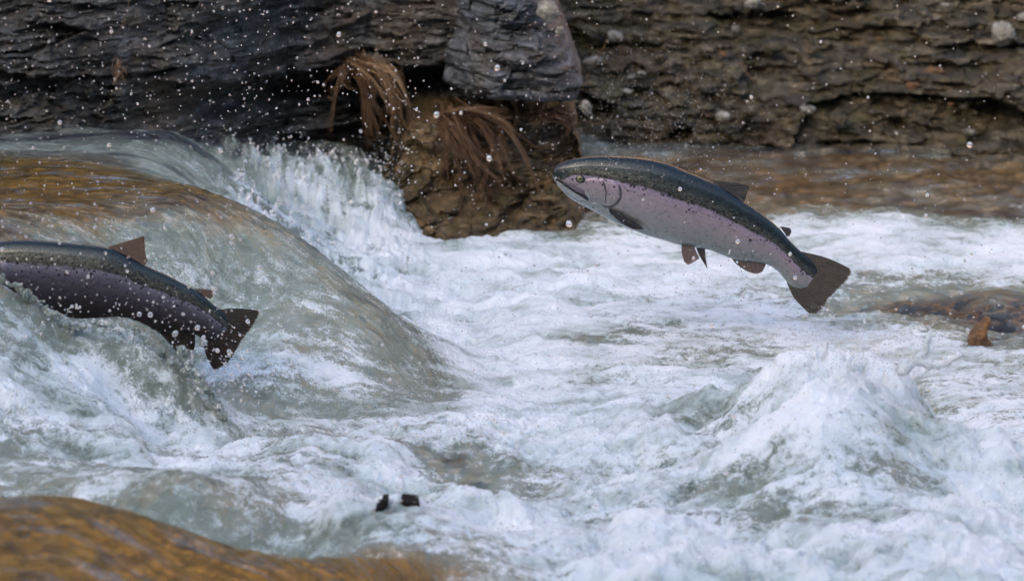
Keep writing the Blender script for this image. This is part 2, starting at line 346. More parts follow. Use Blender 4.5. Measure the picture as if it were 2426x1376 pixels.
# trough under the second trout and the wave in front of it
for a in [(-300,8.15,.12,.4,0,.8),(100,8.17,.10,.4,0,.8),(330,8.2,.06,.4,0,.8),(500,8.17,.04,.4,0,1)]: H(*a)
for a in [(-400,600,7.95,.5,0,1.,),(0,655,7.95,.56,0,1.1),(70,705,7.95,.5,0,1.),(120,748,7.95,.45,0,.9),(170,776,7.95,.38,0,.7),(290,778,7.95,.32,0,.7),(370,830,7.95,.36,0,.8),(445,892,7.97,.42,0,1),(520,975,7.97,.5,0,1.2)]: D(*a)
for a in [(-400,850,.25,.5,0,1.4),(0,800,.25,.54,0,1.2),(120,800,.225,.46,0,1),(250,820,.2,.43,0,1),(0,870,.21,.8,0,1.5),(150,900,.17,.7,0,1.4),(300,880,.15,.5,0,1.1),(350,950,.1,.55,0,1.2),(0,980,.15,.78,0,1.8),(200,1000,.12,.8,0,1.8),(450,1010,.05,.75,0,1.6),
          (60,1090,.11,.42,.0,1),(250,1090,.08,.8,0,1.8),(450,1100,.05,.82,0,1.8),(600,1100,.045,.72,0,1.8),(690,1035,.09,.65,.0,1.4),(760,1110,.06,.68,.0,1.4),(-400,1050,.15,.4,.05,1.2)]: Z(*a)
# lower pool
for a in [(1050,575,.03,1,0,1),(1200,562,.02,1,0,.9),(1330,556,.01,.7,0,.7),(1100,640,0,1,0,1.2),(1250,680,0,.92,0,1.2),(1400,600,0,.95,0,.9),(1550,580,0,.9,0,.8),(1700,570,0,.7,.1,.6),(1850,540,.012,1,0,.5),(2000,528,.02,1,0,.5),(2150,530,.02,1,0,.5),(2260,552,.005,.75,.1,.5),(2426,560,.0,.8,.1,.5),(2800,570,.0,.7,.2,.5),
          (1420,500,0,.1,.9,.25),(1600,480,0,.08,.8,.25),(1850,505,0,.2,.7,.3),(2000,440,0,.03,.85,.25),(2300,515,0,.05,.5,.3),(2420,440,0,.03,.85,.25),(2800,450,0,.03,.85,.25),(1500,400,0,.08,.75,.25),(1500,360,0,.08,.6,.25),(2000,365,0,.03,.9,.2),(2420,360,0,.03,.9,.2),
          (1700,650,0,.98,.0,.8),(1950,620,0,.95,.0,.7),(2200,610,0,1,.0,.7),(2400,650,0,.85,.05,.7),(2050,715,0,.2,.0,.6),(2150,705,0,.08,.0,.7),(2120,740,0,.0,0,1.3),(2190,752,0,-.1,0,1.3),(2250,725,0,-.1,.0,1.3),(2340,728,0,-.1,0,1.3),(2400,705,0,.0,.0,.7),(2330,765,0,-.1,.0,1.3),(2420,765,0,-.1,.0,1.3),(2250,792,0,.45,.0,.9),(2180,690,0,.25,0,.9),(2380,690,0,.2,0,.9),(2400,795,-.005,.08,.1,.6),(2700,740,0,.1,.05,.6),(2420,835,.02,.7,.1,.7),(2080,775,0,.85,.0,.8),(1800,720,0,.8,.05,.8),(1600,750,0,.8,.1,.8),(1480,785,0,.6,.15,.7),(1750,840,0,.62,.25,.7),(1640,815,0,.8,.1,.7),(1350,750,0,.95,.05,1.),(1200,800,0,1,0,1.2),(1350,900,0,.9,.1,1),(1130,900,0,1,0,1.3),(1600,930,.01,.85,.1,1),(1760,900,.01,.8,.1,.9),
          (2330,880,.01,.72,.1,.8),(2420,930,.01,.85,.0,.9),(2280,965,0,.7,.0,.9),(2800,900,0,.6,.2,.8),(2400,1030,.02,.95,0,1.2),
          (1940,872,.165,.9,0,2.2),(2060,868,.175,.85,0,2.4),(2160,875,.165,.9,0,2.2),(1820,915,.115,.85,0,2.2),(2210,985,.09,.9,0,2.2),(1700,1000,.07,.8,0,2.2),(2330,1060,.06,.9,0,2.2),(1560,1010,.05,.85,0,2),(1830,1000,.10,.9,0,2),(2000,960,.20,1,0,1.5),(2120,1000,.16,.95,0,1.6),(2230,1010,.06,.9,0,1.6),(2060,1080,.12,.55,.08,1),(1950,1150,.09,.75,0,1.5),(1850,1200,.06,.5,0,1.4),(1980,1230,.06,.5,0,1.4),(2150,1180,.09,.9,0,2),
          (1200,1000,.03,.95,0,2.2),(1000,1030,.05,.85,0,2.2),(1060,1125,.02,.35,.02,1.2),(900,1120,.04,.9,0,2),(900,1210,.04,.95,0,2.4),(1200,1250,.06,.95,0,2.4),(1500,1300,.06,1,0,2.4),(1450,1080,.03,.92,0,2),(1650,1090,.04,.75,0,2),(1750,1280,.06,.9,0,2.4),(2200,1320,.08,.95,0,2.4),(2400,1200,.05,.95,0,2.2),(1500,1376,.06,1,0,2.4),(2400,1376,.06,1,0,2.4),(2800,1200,.05,.9,0,2.2),(1900,1376,.06,1,0,2.4)]: Z(*a)
for a in [(1950,7.95,.02,.7,.2,.8),(2160,7.95,.02,.6,.2,.8),(2300,7.7,.02,.6,.2,.8),(1300,6.2,.05,1,0,2.),(2400,6.0,.05,1,0,2)]: H(*a)
# green wave, then the amber ledge water nearest the camera
for a in [(120,1140,7.1,.5,.0,.8),(280,1160,7.05,.42,.0,.6),(395,1150,7.0,.36,.0,.5),(500,1180,7.0,.36,.0,.5),(620,1230,7.0,.4,.0,.5),(700,1290,7.0,.42,.0,.7),(800,1200,7.0,.75,.05,1.5),(860,1190,7.0,.75,0,1.5)]: D(*a)
for a in [(-500,1150,6.75,.0,1,.3,.5),(0,1180,6.75,.0,1,.3,.5),(200,1190,6.75,0,1,.3,.5),(400,1245,6.72,0,1,.3,.5),(700,1318,6.7,0,1,.3,.5),(900,1352,6.7,.05,1,.3,.5),(1060,1385,6.7,.3,.7,.5,.5),(0,1300,6.5,0,1,.3,.5),(400,1330,6.5,0,1,.3,.5),(0,1400,6.35,0,.9,.3,.5),(700,1400,6.5,0,1,.3,.5)]: D(*a)
for a in [(0,6.95,.1,.4,0,.5),(300,6.9,.08,.4,0,.5),(600,6.88,.04,.5,0,.6),(-400,5.8,.1,0,1,.3),(800,5.8,.03,.2,.6,.5),(2000,5.8,.05,1,0,1)]: H(*a)
CP = np.array(CP, float)
RC = .09
def rbf_fit(vals, lam=0.0):
    d = np.hypot(CP[:, None, 0] - CP[None, :, 0], CP[:, None, 1] - CP[None, :, 1])
    A = np.sqrt(d * d + RC * RC); n = len(CP)
    A = A - lam * np.eye(n)
    B = np.zeros((n + 1, n + 1)); B[:n, :n] = A; B[:n, n] = 1; B[n, :n] = 1
    r = np.zeros((n + 1, vals.shape[1])); r[:n] = vals
    return np.linalg.solve(B, r)
W = rbf_fit(CP[:, 2:], .004)
def rbf_eval(x, y):
    x = x.ravel().astype(np.float32); y = y.ravel().astype(np.float32); out = np.empty((len(x), W.shape[1]), np.float32)
    cx = CP[:, 0].astype(np.float32); cy = CP[:, 1].astype(np.float32); w = W.astype(np.float32)
    for i in range(0, len(x), 60000):
        d = np.sqrt((x[i:i + 60000, None] - cx) ** 2 + (y[i:i + 60000, None] - cy) ** 2 + RC * RC)
        out[i:i + 60000] = d @ w[:-1] + w[-1]
    return out
NC, NR = 1020, 1080
pxs = np.linspace(-520, 2960, NC); Ys = np.concatenate([np.linspace(5.75, 9.2, 720), np.linspace(9.2, 12.6, NR - 719)[1:]])
X2 = (pxs[None] - 1213) * K * (Ys[:, None] * cP + .36); Y2 = np.repeat(Ys[:, None], NC, 1)
R = rbf_eval(X2, Y2).reshape(NR, NC, 5)
zb, foam, amber, amp, st = [R[..., i] for i in range(5)]
foam = np.clip(foam, 0, 1); amber = np.clip(amber, 0, 1); amp = np.clip(amp, .2, 3); st = np.clip(st, 0, 1)
# crest line of the chute in plan, for streaks along the flow
_cx = np.array([-3, -.9, -.73, -.56, -.415, -.283, -.188, -.113, .1, 2.]); _cy = np.array([9.15, 9.1, 9.07, 8.93, 8.91, 8.80, 8.57, 8.24, 7.6, 6])
ncoord = Y2 - np.interp(X2, _cx, _cy) + .02 * fbm(X2 * 4, Y2 * 4, 5, 2)
wx = X2 + .02 * fbm(X2 * 9, Y2 * 9, 31, 3); wy = Y2 + .02 * fbm(X2 * 9, Y2 * 9, 41, 3)
b1 = billow(wx * 11, wy * 9, 8); b2 = billow(wx * 25, wy * 21, 9)
turb = (fbm(wx * 6, wy * 5, 3, 4) * 2.0 + b1 * 1.0 + b2 * .5 + billow(wx * 55, wy * 48, 10) * .22 + fbm(wx * 60, wy * 60, 12, 3) * .25)
swell = fbm(X2 * 2.2 + .3 * Y2, Y2 * 2.6, 91, 3)
streak = perlin(X2 * 3, ncoord * 26, 21) * .5 + perlin(X2 * 8, ncoord * 60, 22) * .3 + ridged(X2 * 14, ncoord * 60, 23, 2) * .14
zf = zb + (amp * .013 * turb) * (1 - .62 * st) + st * .009 * streak + .022 * np.minimum(amp, 2) * swell * (1 - st) * (1 - sstep(Y2, 9.2, 9.6))
zf += st * (zb > .01) * np.clip(.35 + 1.2 * foam, 0, 1) * (.0045 * ridged(X2 * 17 + ncoord * 3, ncoord * 34, 161, 3) + .004 * fbm(X2 * 38, ncoord * 50, 165, 3))
far = sstep(Y2, 8.5, 9.4) * (1 - st)
zf += far * (.010 * perlin(X2 * 5, Y2 * 14, 51) + .007 * perlin(X2 * 11, Y2 * 34, 52) + .003 * perlin(X2 * 25, Y2 * 60, 53))
zf += .0016 * fbm(X2 * 45, Y2 * 40, 55, 3) + sstep(Y2, 9.9, 10.3) * .006 * fbm(X2 * 7, Y2 * 16, 57, 4)
cxm = xof(2075, 7.62)
crown = np.exp(-((Y2 - 7.62 - .25 * (X2 - cxm) ** 2 - .012 * perlin(X2 * 20, X2 * 0, 131)) / .022) ** 2) * sstep(X2, cxm - .17, cxm - .09) * (1 - sstep(X2, cxm + .09, cxm + .14))
crown2 = np.exp(-((Y2 - 7.52 - .012 * perlin(X2 * 17, X2 * 0, 133)) / .03) ** 2) * sstep(X2, cxm - .25, cxm - .13) * (1 - sstep(X2, cxm + .05, cxm + .16))
jag = .6 + .6 * perlin(X2 * 13, Y2 * 6, 135) + .5 * perlin(X2 * 34, Y2 * 30, 136) + .25 * perlin(X2 * 70, Y2 * 70, 137)
zf += crown * np.clip(jag, -.1, 1.3) * .042 + crown2 * np.clip(jag, -.1, 1.2) * .02
lo = fbm(X2 * 3.0 + .6 * fbm(X2 * 3, Y2 * 4, 63, 2), Y2 * 8, 61, 4); hi = fbm(X2 * 10, Y2 * 22, 65, 4)
midw = .25 + .75 * (1 - np.abs(2 * foam - 1))
fo = foam + midw * (.75 * lo + .45 * hi) + .10 * turb * (1 - st) + st * .25 * streak
aer = .455 + .46 * fbm(X2 * 4.5 + .5 * lo, Y2 * 8, 101, 4) + .16 * turb * .6 + .22 * hi + .35 * (foam - .85)  # foam tone: random patches, plus crests painted light and troughs dark
am = amber + .35 * fbm(X2 * 4, Y2 * 10, 71, 4) * (amber > .18)
PXg = np.repeat(pxs[None], NR, 0)
cas = sstep(PXg, 490, 600) * (1 - sstep(PXg, 960, 1030)) * sstep(ncoord, .22, .42) * (1 - sstep(Y2, 10.25, 10.4))
vst = fbm(X2 * 26 + .5 * fbm(X2 * 9, Y2 * 9, 111, 2), Y2 * 5, 112, 4) + .6 * fbm(X2 * 70, Y2 * 12, 116, 3)
zf += cas * (.009 * vst + .008 * fbm(X2 * 40, Y2 * 40, 119, 3)); fo += cas * (.85 * vst + .02 + .3 * fbm(X2 * 30, Y2 * 26, 171, 3)); amber *= 1 - .8 * cas; st = np.maximum(st, cas * .8)
am = am * (1 - .35 * sstep(Y2, 9.6, 10.2))
flow = np.stack([np.where(cas > .3, Y2, X2), np.where(cas > .3, X2 * .8, np.where(st > .02, ncoord * np.where(Y2 < 7.2, .45, .8), Y2 * np.where(Y2 > 9.6, .3, .7))), np.zeros_like(X2)], -1)
X2 = X2 + amp * .006 * fbm(X2 * 22, Y2 * 22, 81, 2); Y3 = Y2 + amp * .006 * fbm(X2 * 22, Y2 * 22, 85, 2)
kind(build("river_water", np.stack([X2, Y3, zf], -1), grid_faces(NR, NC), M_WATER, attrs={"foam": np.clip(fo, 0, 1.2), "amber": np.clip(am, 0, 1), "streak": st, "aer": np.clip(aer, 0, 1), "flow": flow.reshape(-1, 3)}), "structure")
ib, jb = np.arange(0, NR, 6), np.arange(0, NC, 6); gb = np.ix_(ib, jb)
kind(build("river_bed", np.stack([X2[gb], Y2[gb], zb[gb] - .045 - .02 * fbm(X2[gb] * 9, Y2[gb] * 9, 141, 3)], -1), grid_faces(len(ib), len(jb)), M_BED, attrs={"foam": foam[gb], "amber": amber[gb]}), "structure")
def water_z(x, y):
    """height of the finished surface near (x, y)"""
    x = np.asarray(x, float); y = np.asarray(y, float)
    i = np.clip(np.searchsorted(Ys, y), 0, NR - 1); px = 1213 + x / (K * (y * cP + .36)); j = np.clip(np.searchsorted(pxs, px), 0, NC - 1)
    return zf[i, j]

# ------------------------------------------------------------------ splashes thrown up above the surface
def splash(name, label, balls, res, foam_v, foam_shade_v):
    mb = bpy.data.metaballs.new("splash_field"); mb.resolution = res; mb.render_resolution = res; mb.threshold = .35
    o = bpy.data.objects.new("splash_field", mb); COL.objects.link(o)
    for (x, y, z), r in balls:
        e = mb.elements.new(); e.co = (x, y, z); e.radius = r * 1.6; e.stiffness = 2
    dg = bpy.context.evaluated_depsgraph_get(); dg.update()
    me = o.evaluated_get(dg).to_mesh(); n = len(me.vertices); V = np.empty(n * 3, np.float32); me.vertices.foreach_get("co", V); V = V.reshape(-1, 3)
    F = [tuple(p.vertices) for p in me.polygons]
    nn = np.empty(n * 3, np.float32); me.vertices.foreach_get("normal", nn); nn = nn.reshape(-1, 3)
    bpy.data.objects.remove(o); bpy.data.metaballs.remove(mb)
    d = .006 * fbm(V[:, 0] * 28 + V[:, 1] * 9, V[:, 2] * 28 + V[:, 1] * 13, 500, 3) + .003 * fbm(V[:, 0] * 80 + V[:, 1] * 30, V[:, 2] * 80 - V[:, 1] * 30, 505, 2)
    V = V + nn * d[:, None]
    a = fbm(V[:, 0] * 9, V[:, 2] * 9 + V[:, 1] * 5, 510, 4)
    fo_ = np.clip(foam_v + .5 * a, 0, 1.2); z0 = np.zeros(n)
    b = build(name, V, F, M_WATER, attrs={"foam": fo_, "amber": z0, "streak": z0, "aer": np.clip(foam_shade_v + .5 * a, 0, 1), "flow": V * np.array([1, .7, 0])})
    b["label"] = label
    return kind(b, "stuff")
sg = np.random.default_rng(21); balls = []
def burst_pt():
    t = sg.beta(1.5, 1.2); px = 2070 + sg.normal(0, 1) * (70 + 60 * t) - 40 * t; py = 830 + 200 * t + .0016 * (px - 2070) ** 2
    return px, py, 7.62 - .14 * t + sg.normal(0, .05)
for a0, a1, n, r0, r1 in [((2140,872),(2192,838),18,.010,.0055),((2192,838),(2204,786),16,.0055,.0045),((2175,856),(2225,862),14,.008,.0048),((2225,862),(2272,842),14,.0048,.0065),((2222,864),(2165,897),14,.0048,.004),
                          ((1950,850),(1962,805),7,.006,.003),((2000,845),(2004,812),6,.004,.0022),((2090,840),(2098,806),6,.004,.0022),((1915,870),(1900,845),6,.004,.0025)]:
    for i in range(n):
        f = i / max(1, n - 1); balls.append((at_y(a0[0] + (a1[0] - a0[0]) * f + sg.normal(0, 1.5), a0[1] + (a1[1] - a0[1]) * f + sg.normal(0, 3), 7.62), r0 + (r1 - r0) * f))
splash("splash", "thin fingers of water thrown up from the burst of white water", balls, .0035, 1.1, .7)
balls = []
csel = np.argwhere((cas > .55) & (zf > .06) & (vst > .1))
for i_, j_ in csel[sg.integers(0, len(csel), 330)]:               # jets and torn strings leaping off the small cascade
    P0 = np.array([X2[i_, j_], Y3[i_, j_], zf[i_, j_] - .002]); top_ = (zf[i_, j_] - .06) / .12
    hh = (.010 + .035 * np.clip(top_, 0, 1)) * sg.uniform(.3, 1.25); dx = sg.normal(.004, .008); n = int(4 + hh * 320); r0 = sg.uniform(.0016, .0038)
    for k in range(n):
        f = k / n
        if f > .45 and sg.random() < .4: continue
        balls.append((P0 + np.array([dx * f + sg.normal(0, .0008), -.012 * f, hh * (f * 1.3 - .5 * f * f)]), r0 * (1 - .75 * f)))
splash("splash", "ragged spiky crest of the small white cascade before the grass tufts", balls, .004, .95, .85)
balls = []
for pts in [[(0,655),(60,690),(115,738),(165,768)],[(165,772),(230,764),(300,768),(345,800),(400,850),(450,892),(520,965)],[(425,825),(438,838),(455,870)],[(455,870),(500,930),(535,1000)]]:
    for q in catmull(pts, 90):
        if sg.random() < .75: balls.append((at_y(q[0] + sg.normal(0, 4), q[1] + 3 + sg.normal(0, 4), 7.93 + sg.normal(0, .012)), sg.uniform(.0025, .007)))
splash("splash", "glassy crinkled lip of the wave in front of the dark violet trout", balls, .004, .38, .6)

# ------------------------------------------------------------------ rock banks
def strata(x, z, s, amt=1., sx=1., sz=1.):
    xx = x + .05 * fbm(x * 5, z * 9, s + 1, 3); zz = z + .02 * fbm(x * 3, z * 3, s + 2, 3) + .03 * x * 0
    _, e1, c1 = worley(xx * 2.6 * sx, zz * 15 * sz, s + 3)
    f2, e2, c2 = worley(xx * 9 * sx, zz * 46 * sz, s + 4)
    f3, e3, c3 = worley(xx * 26 * sx, zz * 110 * sz, s + 5)
    d = (c1 - .5) * .11 + (c2 - .5) * .045 + (c3 - .5) * .018 + fbm(x * 3, z * 7, s + 6, 4) * .06 + fbm(x * 30, z * 60, s + 9, 3) * .010
    d += fbm(x * 12, z * 30, s + 12, 3) * .03
    return d * amt
def face(name, x0, x1, nx, zs, base, s, amt, mat, sx=1., sz=1., extra=None, ztop=None):
    x = np.linspace(x0, x1, nx)[None].repeat(len(zs), 0); z = np.asarray(zs)[:, None].repeat(nx, 1)
    d = strata(x, z, s, amt, sx, sz)
    if extra is not None: d = d + extra(x, z)
    if ztop is not None: z = -.15 + (z + .15) * ztop(x)
    V = np.stack([x + .01 * fbm(x * 30, z * 30, s + 20, 2), base(x, z) - d, z + .006 * fbm(x * 30, z * 30, s + 22, 2)], -1)
    return kind(build(name, V, grid_faces(len(zs), nx), mat), "structure")
# dark layered wall on the far side of the upper pool
_wx = xof(np.array([-900, 0, 150, 300, 420, 540, 660, 850, 1000, 1120]), 9.8); _wy = np.array([9.6, 9.62, 9.68, 9.78, 9.93, 10.15, 10.38, 10.52, 10.52, 10.52])
def wall_base(x, z):
    y = np.interp(x, _wx, _wy) + .12 * np.clip(z - .35, 0, 9) + 1.6 * np.clip(z - .74, 0, 9) + np.clip(x - _wx[-1], 0, 9) * 6
    zt_ = np.interp(x, [xof(300, 9.8), xof(700, 10.3)], [.405, .345])
    y -= .12 * sstep(z, zt_, zt_ + .04) * sstep(x, xof(330, 9.8), xof(520, 9.8))                  # slab that overhangs the recess
    y += .07 * np.exp(-((z - .32) / .035) ** 2) * sstep(x, xof(150, 9.8), xof(500, 9.8))   # undercut
    y -= .05 * np.exp(-((z - .285) / .025) ** 2)                                             # foot ledge
    return y
zs = np.concatenate([np.linspace(-.15, .95, 420), np.linspace(.97, 2.1, 40)])
face("rock_wall", xof(-900, 9.8), xof(1180, 9.8), 1150, zs, wall_base, 100, .8, M_ROCK_L)
# mossy ledges below the block
def ledge_base(x, z):
    y = 10.13 + z * .75 + np.clip(x - xof(1362, 10.1) + .025 * np.sin(z * 25), 0, 9) * 7 + .05 * np.sin(x * 9) + np.clip(z - .25, 0, 9) * 3.5
    y += .10 * np.exp(-((z - .30) / .03) ** 2)
    return y
face("rock_ledge", xof(830, 10.1), xof(1440, 10.1), 620, np.linspace(-.15, .285, 300), ledge_base, 200, 1.0, M_ROCK_M, 1.6, .55, None, lambda x: (1 - .75 * sstep(x, xof(1355, 10.1), xof(1420, 10.1))) * (.45 + .55 * sstep(x, xof(840, 10.1), xof(985, 10.1))))
# gravelly stepped bank beyond the stream
def bank_base(x, z):
    return 11.32 + np.clip(z, 0, 9) * 1.25 + .10 * np.sin(x * 2.1 + 1) - np.clip(z - .05, -1, 0) * .5
zs = np.concatenate([np.linspace(-.15, .62, 430), np.linspace(.63, 1.4, 40)])
face("stony_bank", xof(900, 11.6), xof(3050, 11.6), 1250, zs, bank_base, 300, 1.5, M_ROCK_R, .8, .62)
# hillside above, out of the picture but mirrored in the water
gx, gy = np.meshgrid(np.linspace(-30, 30, 160), np.linspace(12.6, 40, 160))
hz = .9 + np.minimum(gy - 12.6, 4.6) * 1.05 + np.maximum(gy - 17.2, 0) * .06 + fbm(gx * .35, gy * .35, 400, 5) * 1.4 * sstep(gy, 12.6, 15)
kind(build("hillside", np.stack([gx, gy, hz], -1), grid_faces(160, 160), M_HILL), "structure")
# unseen slope added behind the camera to block the sun from the falls
gx, gy = np.meshgrid(np.linspace(-60, 60, 120), np.linspace(-6, -40, 60))
hz = np.minimum((-6 - gy) * 2.2, 14.5 + (-6 - gy) * .12) + fbm(gx * .25, gy * .25, 420, 4) * .7 - .5
kind(build("sun_blocker", np.stack([gx, gy, hz], -1), grid_faces(60, 120, flip=True), M_UNSEEN), "structure")
gx, gy = np.meshgrid(np.linspace(-60, 60, 60), np.linspace(-45, 60, 60))
kind(build("ground", np.stack([gx, gy, np.full_like(gx, -.3)], -1), grid_faces(60, 60), M_UNSEEN), "structure")

def stone(name, px, py, Y, w, h, dep, mat, label, cat, seed, rot=0., group=None, ang=1.0, taper=0.):
    """a rounded, faceted stone around a photo position; w, h in photo pixels at depth Y"""
    c = at_y(px, py, Y); k = K * Y
    n, mm = 40, 60
    th = np.linspace(0, math.pi, n)[:, None]; ph = np.linspace(0, 2 * math.pi, mm, endpoint=False)[None]
    ux, uy, uz = np.sin(th) * np.cos(ph), np.sin(th) * np.sin(ph), np.cos(th) * np.ones_like(ph)
    e = .82
    q = lambda v: np.sign(v) * np.abs(v) ** e
    ux, uy, uz = q(ux), q(uy), q(uz)
    r = 1 + ang * (.22 * fbm(ux * 1.3 + uz + 5, uy * 1.3 - uz * .7, seed, 3) + .10 * fbm(ux * 4 + uz * 2, uy * 4 - uz * 3, seed + 5, 3))
    x, y, z = ux * r * w * k / 2, uy * r * dep / 2, uz * r * h * k / 2
    tp = 1 - taper * (z / (h * k) + .5); x, y = x * tp, y * tp
    x, z = x * math.cos(rot) - z * math.sin(rot), x * math.sin(rot) + z * math.cos(rot)
    o = build(name, np.stack([x, y, z], -1), grid_faces(n, mm, wrap=True), mat)
    o.location = c
    return tag(o, label, cat, group)

# blue-grey block
def shale_block():
    c = at_y(1232, 112, 10.2); k = K * 10.2
    pl = np.array([(1078,-60),(1290,-62),(1318,30),(1350,110),(1384,205),(1360,240),(1240,236),(1100,252),(1045,215),(1050,150),(1078,90)], float)
    n = 260; seg = np.vstack([pl, pl[:1]]); L = np.concatenate([[0], np.cumsum(np.hypot(*np.diff(seg, axis=0).T))])
    t = np.linspace(0, L[-1], n, endpoint=False); out = np.stack([np.interp(t, L, seg[:, 0]), np.interp(t, L, seg[:, 1])], -1)
    ctr = np.array([1225, 95.]); ang_ = np.linspace(0, 2 * math.pi, n); out = out + (out - ctr) * (.045 * fbm(np.cos(ang_) * 3, np.sin(ang_) * 3, 77, 4) + .03 * perlin(np.cos(ang_) * 14, np.sin(ang_) * 14, 78))[:, None]
    rr = np.concatenate([np.linspace(.02, 1, 120), np.ones(30)]); dd = np.concatenate([np.zeros(120), np.linspace(.005, .35, 30)])
    Pp = ctr + (out - ctr)[None] * rr[:, None, None]
    x = (Pp[..., 0] - 1213) * k * cP * 1.02; z = at_y(1213, Pp[..., 1], 10.2)[..., 2]
    bev = .13 * np.clip((rr - .35) / .65, 0, 1) ** 2.6
    y = 10.12 + bev[:, None] + dd[:, None] - strata(x, z, 250, .95, 1.1, .75) * (dd[:, None] < .1) + .10 * (z - .45) + 1.1 * np.clip(xof(1170, 10.2) - x, 0, 1)
    V = np.stack([x, y, z], -1)
    o = build("shale_block", V, grid_faces(150, n, wrap=True), M_BLOCK)
    return tag(o, "large blue grey shale block jutting out above the mossy ledge", "rock")
shale_block()
stone("stone", 2376, 76, 11.55, 50, 44, .06, M_PALE, "bright pale cream boulder sitting alone high on the stony bank", "stone", 901, .3, None, 2.2)
stone("stone", 1298, 28, 10.08, 44, 50, .04, M_PALE, "pale rounded stone on the top corner of the blue grey block", "stone", 902, .5, None, 2.0)
stone("stone", 1326, 72, 10.08, 18, 18, .02, M_PALE, "small whitish pebble stuck to the sloping edge of the blue grey block", "pebble", 903, 0, None, 2.)
stone("stone", 1388, 256, 10.2, 24, 32, .04, M_PALE, "pale wedge of stone at the foot of the blue grey block", "stone", 904, .6, None, 2.2)
stone("stone", 1415, 520, 10.5, 90, 100, .2, M_RUST, "ochre brown rock at the waterline behind the jaw of the leaping trout", "rock", 908, .1, None, 1.5)
def outlined_rock(px_outline, ctr, Y, bulge, label, mat, seed, back=.06):
    """a small rock with the given outline: domed front, rounded rim and a buried back"""
    O = catmull(np.array(px_outline + [px_outline[0]], float), 97)[:-1]; c = np.array(ctr, float); n = len(O)
    r = np.concatenate([np.linspace(.03, 1, 26), np.linspace(1, .8, 8)[1:]]); dep = np.concatenate([-bulge * np.sqrt(np.clip(1 - np.linspace(.03, 1, 26) ** 2, 0, 1)), np.linspace(0, back, 8)[1:]])
    Q = c + (O - c)[None] * r[:, None, None]; W3 = at_y(Q[..., 0], Q[..., 1], Y)
    W3[..., 1] += dep[:, None] + .35 * bulge * fbm(W3[..., 0] * 60, W3[..., 2] * 60, seed, 3)
    F = [tuple(f) for f in grid_faces(len(r), n, wrap=True)] + [tuple(range(n - 1, -1, -1)), tuple(range((len(r) - 1) * n, len(r) * n))]
    return tag(build("stone", W3, F, mat), label, "rock")
def surf_y(px, py):
    a, b = proj(np.stack([X2, Y3, zf], -1)); k_ = np.argmin((a - px) ** 2 + (b - py) ** 2 + np.where(Y3 > 9, 1e6, 0)); return float(Y3.flat[k_])
outlined_rock([(2346,751),(2338,757),(2330,768),(2318,775),(2310,786),(2300,796),(2294,812),(2290,850),(2358,850),(2350,815),(2341,800),(2340,780),(2348,762)], (2324,806), 8.80, .012, "rust brown pointed rock poking out of the dark water", M_RUST, 905)
outlined_rock([(921,1186),(916,1201),(899,1215),(888,1218),(889,1205),(898,1202),(907,1200),(908,1194),(904,1188),(912,1187)], (908,1204), surf_y(905, 1206) - .003, .004, "small crooked black fleck showing through the white foam", M_BLACK, 906)  # matte black piece set into the foam
outlined_rock([(946,1188),(961,1189),(975,1191),(993,1192),(993,1200),(981,1197),(967,1200),(955,1197)], (970,1194), surf_y(970, 1196) - .003, .003, "thin black sliver just breaking the white foam", M_BLACK, 907)
gs_ = np.random.default_rng(77)
for i in range(70):                                             # loose debris lying on the ledges of the bank
    px, py = gs_.uniform(1400, 2430), gs_.uniform(-5, 320); z_ = None
    Yb = 11.32 + .0012 * max(0, 345 - py) * 1.25 * 1.1
    w_ = float(np.clip(gs_.lognormal(3.0, .45), 10, 58)); big = w_ > 34
    c_ = gs_.random(); tone = ("pale grey", M_PALE) if c_ < .22 else (("rust brown", M_RUST) if c_ < .36 else ("dull grey brown", M_ROCK_R))
    lab = "%s %s lying loose on the stepped stony bank" % ("larger" if big else "small", tone[0] + " stone")
    stone("stone", px, py, Yb - .09 + gs_.uniform(-.03, .03), w_, w_ * gs_.uniform(.35, .7), w_ * .0009, tone[1], lab, "stone", 920 + i, gs_.uniform(-.3, .3), lab.replace(" stone ", " stones "), 2.0)

